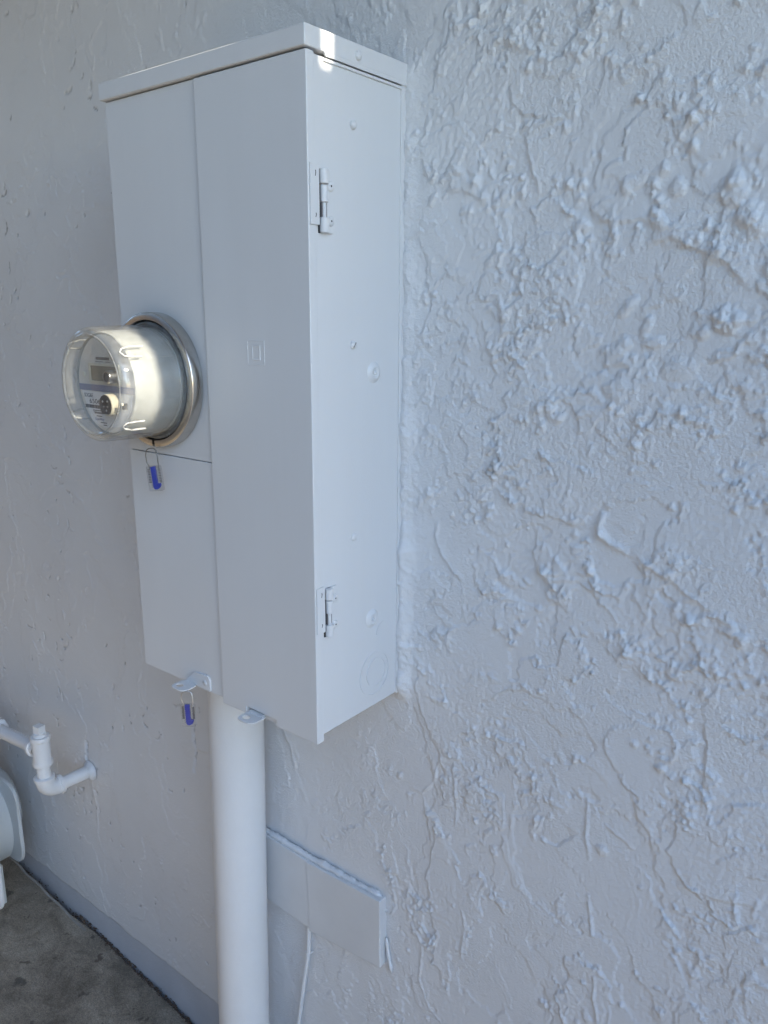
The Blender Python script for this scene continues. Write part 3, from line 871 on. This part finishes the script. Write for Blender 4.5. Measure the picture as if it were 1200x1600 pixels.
for u0, u1, v0, v1 in ((-0.0335, -0.0301, 0.0005, 0.0255), (0.0301, 0.0335, 0.0005, 0.0255), (-0.0300, 0.0300, 0.0226, 0.0255), (-0.0300, 0.0300, 0.0005, 0.0034)):
    fbox('bezel', u0, u1, v0, v1, 0.0002, 0.0026, 'cream', disp)
fbox('name_plate', -0.0180, 0.0110, 0.0300, 0.0335, 0.0002, 0.0006, 'grey', face)
fbox('print_line', -0.0200, -0.0030, 0.0273, 0.0280, 0.0002, 0.0005, 'grey', face)
fbox('print_line', 0.0020, 0.0130, 0.0273, 0.0280, 0.0002, 0.0005, 'grey', face)
fbox('blue_band', -0.0606, 0.0600, -0.0098, -0.0018, 0.0002, 0.0006, 'bluegrey', face)
fbox('button', -0.0478, -0.0440, 0.0080, 0.0135, 0.0, 0.0030, 'cream', face, 0.0008)
lab = obj('label_sheet', prism([(MX-0.0560, MZ-0.0110), (MX+0.0560, MZ-0.0110), (MX+0.0500, MZ-0.0300), (MX+0.0320, MZ-0.0520), (MX-0.0100, MZ-0.0560), (MX-0.0360, MZ-0.0490)], 'y', FY-0.0006, FY-0.0002), 'labelw', face)
ty = FY-0.0008
text('SDG&E', 0.0072, (MX-0.0510, ty, MZ-0.0185), 'ink', lab, width=0.0200)
text('6506', 0.0085, (MX-0.0400, ty, MZ-0.0262), 'ink', lab, width=0.0240)
bx = -0.0500
R5 = random.Random(9)
bars = bmesh.new()
while bx < -0.0080:
    w = R5.choice((0.0004, 0.0004, 0.0008)); box(MX+bx, MX+bx+w, FY-0.0009, FY-0.0006, MZ-0.0325, MZ-0.0280, 0, 1, bars); bx += w+R5.choice((0.0004, 0.0007))
obj('barcode', bars, 'ink', lab)
for (u0, u1, v) in ((-0.034, -0.012, -0.0350), (-0.032, -0.008, -0.0372), (-0.030, -0.009, -0.0385), (-0.026, -0.014, -0.0420), (-0.018, -0.004, -0.0500), (-0.012, -0.004, -0.0530)):
    fbox('print_line', u0, u1, v-0.0006, v+0.0006, 0.0006, 0.0009, 'grey', lab)
text('OpenWay', 0.0050, (MX-0.0300, ty, MZ-0.0475), 'bluegrey', lab, width=0.0200)
# optical port and round test knob stand off the face
port = obj('optical_port', lathe([(0, 0.0130), (0.0060, 0.0130), (0.0061, 0.0140), (0.0076, 0.0140), (0.0082, 0.0130), (0.0082, 0.0), (0, 0.0)], (MX+0.0225, FY, MZ+0.0105), YA, 32), 'steel', face, 35)
obj('port_hole', lathe([(0, 0.0136), (0.0060, 0.0136), (0.0060, 0.0120), (0, 0.0120)], (MX+0.0225, FY, MZ+0.0105), YA, 24), 'dark', port, 35)
kx, kz = 0.0155, -0.0245
knob = obj('knob', lathe([(0, 0.0), (0.0125, 0.0), (0.0138, 0.0010), (0.0138, 0.0120), (0.0130, 0.0130), (0, 0.0130)], (MX+kx, FY, MZ+kz), YA, 40), 'cream', face, 35)
kp = []
for i in range(41):
    a = rad(-60) + rad(300)*i/40
    kp.append((MX+kx+0.0128*math.cos(a), MZ+kz+0.0128*math.sin(a)))
obj('knob_plate', prism(kp, 'y', FY-0.0138, FY-0.0130), 'dark', knob)
for u, v, m in ((-0.0050, 0.0045, 'steel'), (0.0050, 0.0050, 'steel'), (0.0020, -0.0065, 'steel'), (-0.0032, -0.0020, 'grey'), (0.0048, -0.0018, 'grey')):
    obj('stud', lathe([(0, 0.0146), (0.0012, 0.0144), (0.0016, 0.0136)], (MX+kx+u, FY, MZ+kz+v), YA, 14), m, knob, 60)
fbox('clip', 0.0395, 0.0430, -0.0290, -0.0215, 0.0, 0.0060, 'dark', face, 0.0006)
fbox('clip_end', 0.0400, 0.0440, -0.0238, -0.0205, 0.0062, 0.0090, 'cream', face, 0.0006)
# clear cover: a cup with a rounded front rim and an inner step
out_p = [(0.0738, 0.0175), (0.0732, 0.030), (0.0722, 0.060), (0.0716, 0.094), (0.0708, 0.0995), (0.0690, 0.1030), (0.0660, 0.1050), (0.0625, 0.1055), (0.0600, 0.1045), (0.0590, 0.1030), (0.0, 0.1030)]
in_p = [(0.0, 0.1005), (0.0585, 0.1005), (0.0610, 0.1010), (0.0655, 0.1005), (0.0680, 0.0975), (0.0690, 0.092), (0.0696, 0.060), (0.0706, 0.030), (0.0710, 0.0175)]
cover = lat('clear_cover', out_p + in_p, 'glass', closed=True, n=128, sm=60)
lat('front_bead', [(0.0592, 0.1042), (0.0604, 0.1054), (0.0618, 0.1060), (0.0630, 0.1058), (0.0634, 0.1050)], 'rim', cover, n=128, sm=80)
# moulded grips: two U-shaped ribs on the sides of the cover
for a, s in ((-0.62, 1), (0.72, -1), (math.pi-0.62, -1), (math.pi+0.72, 1)):
    pts = []
    for t, y in ((0.0, 0.064), (0.0, 0.084), (0.03, 0.095), (0.10, 0.0995), (0.17, 0.095), (0.20, 0.084), (0.20, 0.072)):
        aa = a + s*t - s*0.1
        r = 0.0733 if y < 0.092 else 0.0720
        pts.append((MX+math.cos(aa)*r, Y0-y, MZ-math.sin(aa)*r))
    obj('grip_rib', tube(pts, 0.0012, 8), 'rib', cover, 80)

# ------------------------------------------------------------------ clear seals with a blue insert
def seal(label, top, tilt, turn, wire_h, wire_mat):
    """origin at the wire's top; body hangs below"""
    s = empty('seal_tag', label, 'seal', top, 'clear seals with blue inserts')
    w, hgt, t = 0.0205, 0.0350, 0.0060
    zt = -wire_h
    out = rounded([(-w/2, zt), (-w/2, zt-hgt), (w/2, zt-hgt), (w/2, zt)], 0.0030, 4)
    obj('case', prism(out, 'y', -t/2, t/2, 0.0006, 1), 'sealglass', s, 40)
    ins = [(-0.0044, zt-0.0015), (0.0024, zt-0.0010), (0.0028, zt-0.0245), (0.0066, zt-0.0245), (0.0070, zt-0.0275), (0.0050, zt-0.0310), (0.0010, zt-0.0332), (-0.0022, zt-0.0328), (-0.0040, zt-0.0300)]
    obj('blue_insert', prism(ins, 'y', -0.0019, 0.0019, 0.0004, 1), 'blue', s, 40)
    for sx_ in (-0.0078, 0.0076):
        bm = bmesh.new()
        for k in range(9):
            box(sx_-0.0014, sx_+0.0014, -0.0008, 0.0008, zt-0.0060-k*0.0022, zt-0.0047-k*0.0022, 0, 1, bm)
        obj('serration', bm, 'grey', s)
    obj('side_wall', box(-0.0058, -0.0050, -0.0022, 0.0022, zt-0.0300, zt-0.0010), 'sealglass', s)
    obj('side_wall', box(0.0042, 0.0050, -0.0022, 0.0022, zt-0.0230, zt-0.0010), 'sealglass', s)
    pts = [(-0.0062, 0, zt-0.0040), (-0.0064, 0, zt), (-0.0088, 0, zt+0.005), (-0.0090, 0, zt+wire_h*0.62), (-0.0066, 0, zt+wire_h*0.92), (-0.0030, 0, zt+wire_h), (0.0030, 0.001, zt+wire_h*1.0),
           (0.0064, 0.001, zt+wire_h*0.86), (0.0074, 0, zt+wire_h*0.5), (0.0072, 0, zt), (0.0070, 0, zt-0.006)]
    obj('wire_loop', tube(pts, 0.00075, 8), wire_mat, s, 80)
    s.rotation_euler = (0, tilt, turn)
    return s
seal('clear seal with blue insert hanging from the steel ring of the meter', (-0.2775, -0.1965, 0.3460), rad(-5), rad(30), 0.0235, 'wire')
seal('clear seal with blue insert hanging from the hasp below the panel', (-0.2330, -0.1950, 0.0010), rad(-1), rad(32), 0.0185, 'steel')

# ------------------------------------------------------------------ conduit below the panel
cx0, cy0, cx1, cy1 = -0.284, -0.061, -0.296, -0.071
cpath = [(cx0 + (cx1-cx0)*t, cy0 + (cy1-cy0)*t, 0.004 + (-0.99-0.004)*t) for t in np.linspace(0, 1, 14)]
cd = obj('conduit', tube(cpath, 0.0445, 64), 'pvc', None, 40)
tag(cd, 'thick pale painted conduit pipe running down from the bottom of the panel', 'conduit')

# ------------------------------------------------------------------ cover board and cable low on the wall
board = empty('cover_board', 'pale painted board fixed low on the wall beside the conduit', 'board', (-0.18, 0, -0.42))
def bq(pts, y0, y1, bev=0.0022):
    return prism(pts, 'y', y0, y1, bev, 3)
hp('board_piece', bq([(-0.345, -0.352), (-0.1795, -0.3602), (-0.1755, -0.4915), (-0.345, -0.483)], -0.0150, 0.004), 'board', board)
hp('board_piece', bq([(-0.1810, -0.3605), (-0.0235, -0.3570), (-0.0225, -0.4800), (-0.1770, -0.4955)], -0.0163, 0.004), 'board', board)
# lumpy sealant along the top of the board and down its end
def lumpy(path, r, seed, amp=0.35):
    P = [Vector(p) for p in path]
    pts, rr = [], []
    R_ = random.Random(seed); walk = 0.0
    for a, b in zip(P, P[1:]):
        n = max(2, int((b-a).length/0.0026))
        for i in range(n):
            walk = 0.86*walk + 0.5*R_.gauss(0, 1)
            pts.append(a.lerp(b, i/n) + Vector((0, 0, walk*r*0.10))); rr.append(r*(1+max(-0.6, min(0.7, walk*amp))))
    pts.append(P[-1]); rr.append(r*0.12); rr[0] = r*0.2; rr[-2] = r*0.5; rr[-3] = r*0.75
    t_ = tube(pts, r, 14, rr)
    for v in t_.verts:
        v.co += Vector((R_.gauss(0, 1), R_.gauss(0, 1), R_.gauss(0, 1)))*r*amp*0.28
    return t_
hp('sealant_bead', lumpy([(-0.34, -0.007, -0.3505), (-0.255, -0.0065, -0.3545), (-0.18, -0.0065, -0.3580), (-0.10, -0.0060, -0.3570), (-0.028, -0.005, -0.3555)], 0.0046, 5, 0.12), 'sealant', board, 70)
hp('sealant_bead', lumpy([(-0.0205, -0.003, -0.43), (-0.016, -0.003, -0.46), (-0.010, -0.002, -0.492)], 0.0030, 6, 0.2), 'sealant', board, 70)
cab = obj('cable', tube([(-0.1850, -0.0050, -0.47), (-0.1852, -0.0078, -0.505), (-0.1858, -0.0080, -0.535), (-0.1872, -0.0080, -0.551), (-0.1925, -0.0078, -0.580), (-0.2010, -0.0080, -0.630), (-0.2090, -0.0080, -0.680),
                          (-0.2185, -0.0080, -0.735), (-0.2300, -0.0080, -0.82), (-0.2380, -0.0120, -0.90), (-0.2400, -0.0150, -0.985)], 0.0037, 12), 'pvc', None, 60)
tag(cab, 'thin white painted cable running down the wall from under the board', 'cable')
b = tube([(-0.1935, -0.001, -0.5505), (-0.1925, -0.008, -0.5505), (-0.1880, -0.0125, -0.5508), (-0.1835, -0.008, -0.5510), (-0.1828, -0.001, -0.5510)], 0.0011, 8)
obj('cable_clip', b, 'pvc', cab, 60)

# ------------------------------------------------------------------ gas pipe and gas meter at the left
gp = empty('gas_pipe', 'white painted gas pipe with a plugged tee and an elbow entering the wall', 'gas pipe', (-0.858, 0, -0.459))
PX, PY, PZ = -0.858, -0.104, -0.459
rp = 0.0138
hp('wall_pipe', tube([(-0.852, 0.01, -0.459), (-0.854, -0.03, -0.459), (-0.856, -0.078, -0.459)], rp, 32), 'pipe', gp)
hp('wall_collar', lathe([(0.012, 0.0), (0.022, 0.001), (0.0215, 0.005), (0.0165, 0.010), (0.0138, 0.013)], (-0.852, -0.001, -0.459), (0, -1, 0), 32), 'sealant', gp, 70)
el = [(-0.857, -0.068, -0.459), (-0.8573, -0.076, -0.459)]
for i in range(9):
    a = math.pi/2*i/8
    el.append((-0.858, PY+0.024-0.024*math.sin(a)-0.000, PZ+0.024-0.024*math.cos(a)))
el += [(-0.858, PY, PZ+0.034)]
elb = hp('elbow', tube(el, 0.0185, 32), 'pipe', gp, 60)
hp('elbow_bead', lathe([(0.0180, 0), (0.0212, 0.001), (0.0215, 0.008), (0.0180, 0.0095)], (-0.858, PY, PZ+0.0250), (0, 0, 1), 32), 'pipe', elb, 50)
hp('elbow_bead', lathe([(0.0180, 0), (0.0212, 0.001), (0.0215, 0.008), (0.0180, 0.0095)], (-0.857, -0.0775, -0.459), (0, 1, 0), 32), 'pipe', elb, 50)
hp('nipple', tube([(-0.858, PY, PZ+0.03), (-0.858, PY, PZ+0.08)], rp, 32), 'pipe', gp)
tz = PZ+0.0615
tee = hp('tee', lathe([(0.0138, 0.0), (0.0190, 0.0), (0.0200, 0.0012), (0.0200, 0.0085), (0.0180, 0.0105), (0.0178, 0.0560), (0.0200, 0.0580), (0.0200, 0.0655), (0.0190, 0.067), (0.0120, 0.067), (0.0120, 0.064), (0, 0.064)], (-0.858, PY, tz), (0, 0, 1), 36), 'pipe', gp, 45)
hp('tee_branch', lathe([(0.0165, 0.010), (0.0165, 0.0235), (0.0200, 0.0245), (0.0205, 0.031), (0.0190, 0.0325), (0.0130, 0.0325)], (-0.858, PY, tz+0.034), (-1, 0, -0.10), 36), 'pipe', tee, 45)
pl = hp('plug', lathe([(0.0135, 0.060), (0.0135, 0.072), (0.0120, 0.0735), (0.0, 0.0735)], (-0.858, PY, tz), (0, 0, 1), 28), 'pipe', gp, 45)
bs = box(-0.0088, 0.0088, -0.0088, 0.0088, 0.070, 0.0905, 0.0012)
bmesh.ops.rotate(bs, verts=bs.verts, cent=(0, 0, 0), matrix=Matrix.Rotation(0.25, 3, 'Z'))
bmesh.ops.translate(bs, verts=bs.verts, vec=(-0.858, PY, tz))
hp('square_head', bs, 'pipe', pl)
hp('supply_pipe', tube([(-0.880, PY, tz+0.0318), (-1.00, PY, tz+0.0198), (-1.158, PY, tz+0.0040)], rp, 32), 'pipe', gp)
hp('union', lathe([(0.0140, 0.0), (0.0235, 0.002), (0.0245, 0.004), (0.0245, 0.026), (0.0235, 0.028), (0.0140, 0.03)], (-1.042, PY, tz+0.0158), (-1, 0, -0.10), 8), 'pipe', gp, 20)
hp('drop_pipe', tube([(-1.155, PY, tz+0.0045), (-1.165, PY, tz+0.000), (-1.17, PY, tz-0.012), (-1.17, PY, -0.50)], rp, 32), 'pipe', gp)

gm = empty('gas_meter', 'grey cast gas meter with bolted flanges at the left edge of the picture', 'gas meter', (-1.16, -0.11, -0.86))
def rr_rect(x0, x1, z0, z1, r, n=8): return rounded([(x0, z0), (x1, z0), (x1, z1), (x0, z1)], r, n)
GX0, GX1 = -1.335, -1.066
hp('body', prism([((GX0+GX1)/2 + 0.104*math.cos(2*math.pi*k/48), -0.682 + 0.112*math.sin(2*math.pi*k/48)) for k in range(48)], 'y', -0.150, -0.075, 0.0), 'gas', gm, 50)
hp('back_flange', prism(rr_rect(GX0, GX1, -0.768, -0.556, 0.050), 'y', -0.076, -0.066, 0.003, 2), 'gas', gm, 40)
hp('front_flange', prism(rr_rect(GX0, GX1+0.028, -0.845, -0.560, 0.055), 'y', -0.150, -0.138, 0.004, 2), 'pvc', gm, 40)
dome = lathe([(0.120, 0.0), (0.116, 0.012), (0.105, 0.028), (0.085, 0.040), (0.055, 0.047), (0.0, 0.049)], (0, 0, 0), (0, -1, 0), 48)
for v in dome.verts: v.co = Vector((v.co.x*0.95 + (GX0+GX1)/2, v.co.y*0.9-0.150, v.co.z*0.95-0.700))
hp('front_cover', dome, 'gas', gm, 60)
dome = lathe([(0.100, 0.0), (0.098, 0.010), (0.085, 0.028), (0.055, 0.036), (0.0, 0.038)], (0, 0, 0), (0, 1, 0), 48)
for v in dome.verts: v.co = Vector((v.co.x + (GX0+GX1)/2, v.co.y*0.9-0.066, v.co.z*0.95-0.648))
hp('back_cover', dome, 'gas', gm, 60)
bl = obj('bolt', lathe([(0, 0.006), (0.004, 0.0055), (0.006, 0.0035), (0.0065, 0)], (0, 0, 0), (0, -1, 0), 16), 'pvc', None, 50)
spots = [(GX1+0.010, -0.600), (GX1+0.011, -0.700), (GX1+0.007, -0.800), (GX1-0.05, -0.836), (GX1-0.13, -0.838), (GX0+0.05, -0.836), (GX0+0.012, -0.80), (GX0+0.011, -0.70), (GX0+0.011, -0.60)]
for i, (x, z) in enumerate(spots):
    c = bl if i == 0 else dup(bl)
    on(c, gm); c.location = (x, -0.150, z)
hp('top_case', prism(rr_rect(GX0+0.02, GX1-0.085, -0.590, -0.470, 0.025), 'y', -0.155, -0.070, 0.006, 3), 'gas', gm, 50)
hp('inlet_nut', lathe([(0, 0.0), (0.024, 0.0), (0.026, 0.003), (0.026, 0.030), (0.022, 0.034), (0, 0.034)], (-1.17, PY, -0.476), (0, 0, 1), 8), 'pipe', gm, 20)
hp('outlet_nut', lathe([(0, 0.0), (0.024, 0.0), (0.026, 0.003), (0.026, 0.030), (0.022, 0.034), (0, 0.034)], (-1.245, PY, -0.476), (0, 0, 1), 8), 'pipe', gm, 20)
hp('outlet_pipe', tube([(-1.245, PY, -0.45), (-1.245, PY, -0.30), (-1.26, PY, -0.27), (-1.32, PY, -0.265), (-1.7, PY, -0.265)], rp, 24), 'pipe', gm, 50)
hp('stand_leg', box(-1.20, -1.13, -0.125, -0.095, -0.90, -0.778, 0.003), 'gas', gm)

# ------------------------------------------------------------------ unseen screen, wall, house and gate added to block light
screen = empty('added_sun_screen', 'unseen wooden screen added right of the panel, its slots shaping the sun', 'screen', (1.6, 0, -0.95))
x0, x1 = 1.60, 1.62
ZB, ZT = -0.98, 1.95
def blocker_plank(y0, y1, z0, z1): hp('blocker_plank', box(x0, x1, y0, y1, z0, z1), 'wood', screen)  # unseen boards, spaced to let slivers of sun onto cap and meter
kz = K_Z
def hh(x, z): return z + (1.6-x)*kz
blocker_plank(-0.0875, 0.02, ZB, ZT)
blocker_plank(-0.1040, -0.0875, ZB, hh(0.0034, 0.779)); blocker_plank(-0.1040, -0.0875, hh(0.0034, 0.83), ZT)
blocker_plank(-0.1160, -0.1040, ZB, ZT)
blocker_plank(-0.1420, -0.1160, ZB, hh(-0.1, 0.811)); blocker_plank(-0.1420, -0.1160, hh(-0.33, 0.811), ZT)
blocker_plank(-0.1690, -0.1420, ZB, ZT)
blocker_plank(-0.2450, -0.1690, ZB, hh(-0.21, 0.33)); blocker_plank(-0.2450, -0.1690, hh(-0.30, 0.54), ZT)
blocker_plank(-0.33, -0.2450, ZB, ZT)
low_blocker = obj('sky_block_wall', box(1.32, 9, -3.45, -3.25, -1.0, 0.95), 'tan', None)  # added out of view to block the low sky in front
tag(low_blocker, 'unseen plain grey wall added behind the viewer to block the low sky', 'wall')
nb_ = obj('sky_block_house', box(-9, 1.3, -7.0, -2.5, -1.0, 3.6), 'tan', None)  # added out of view to darken the front from the left
tag(nb_, 'unseen plain grey house added across the side yard to block the sky', 'house')
gate = obj('sky_block_gate', box(-3.6, -3.55, -2.48, -0.01, -1.0, 1.3), 'wood', None)  # added out of view, dark, to block light from the left end
tag(gate, 'unseen dark wooden gate added at the far end to block light', 'gate')
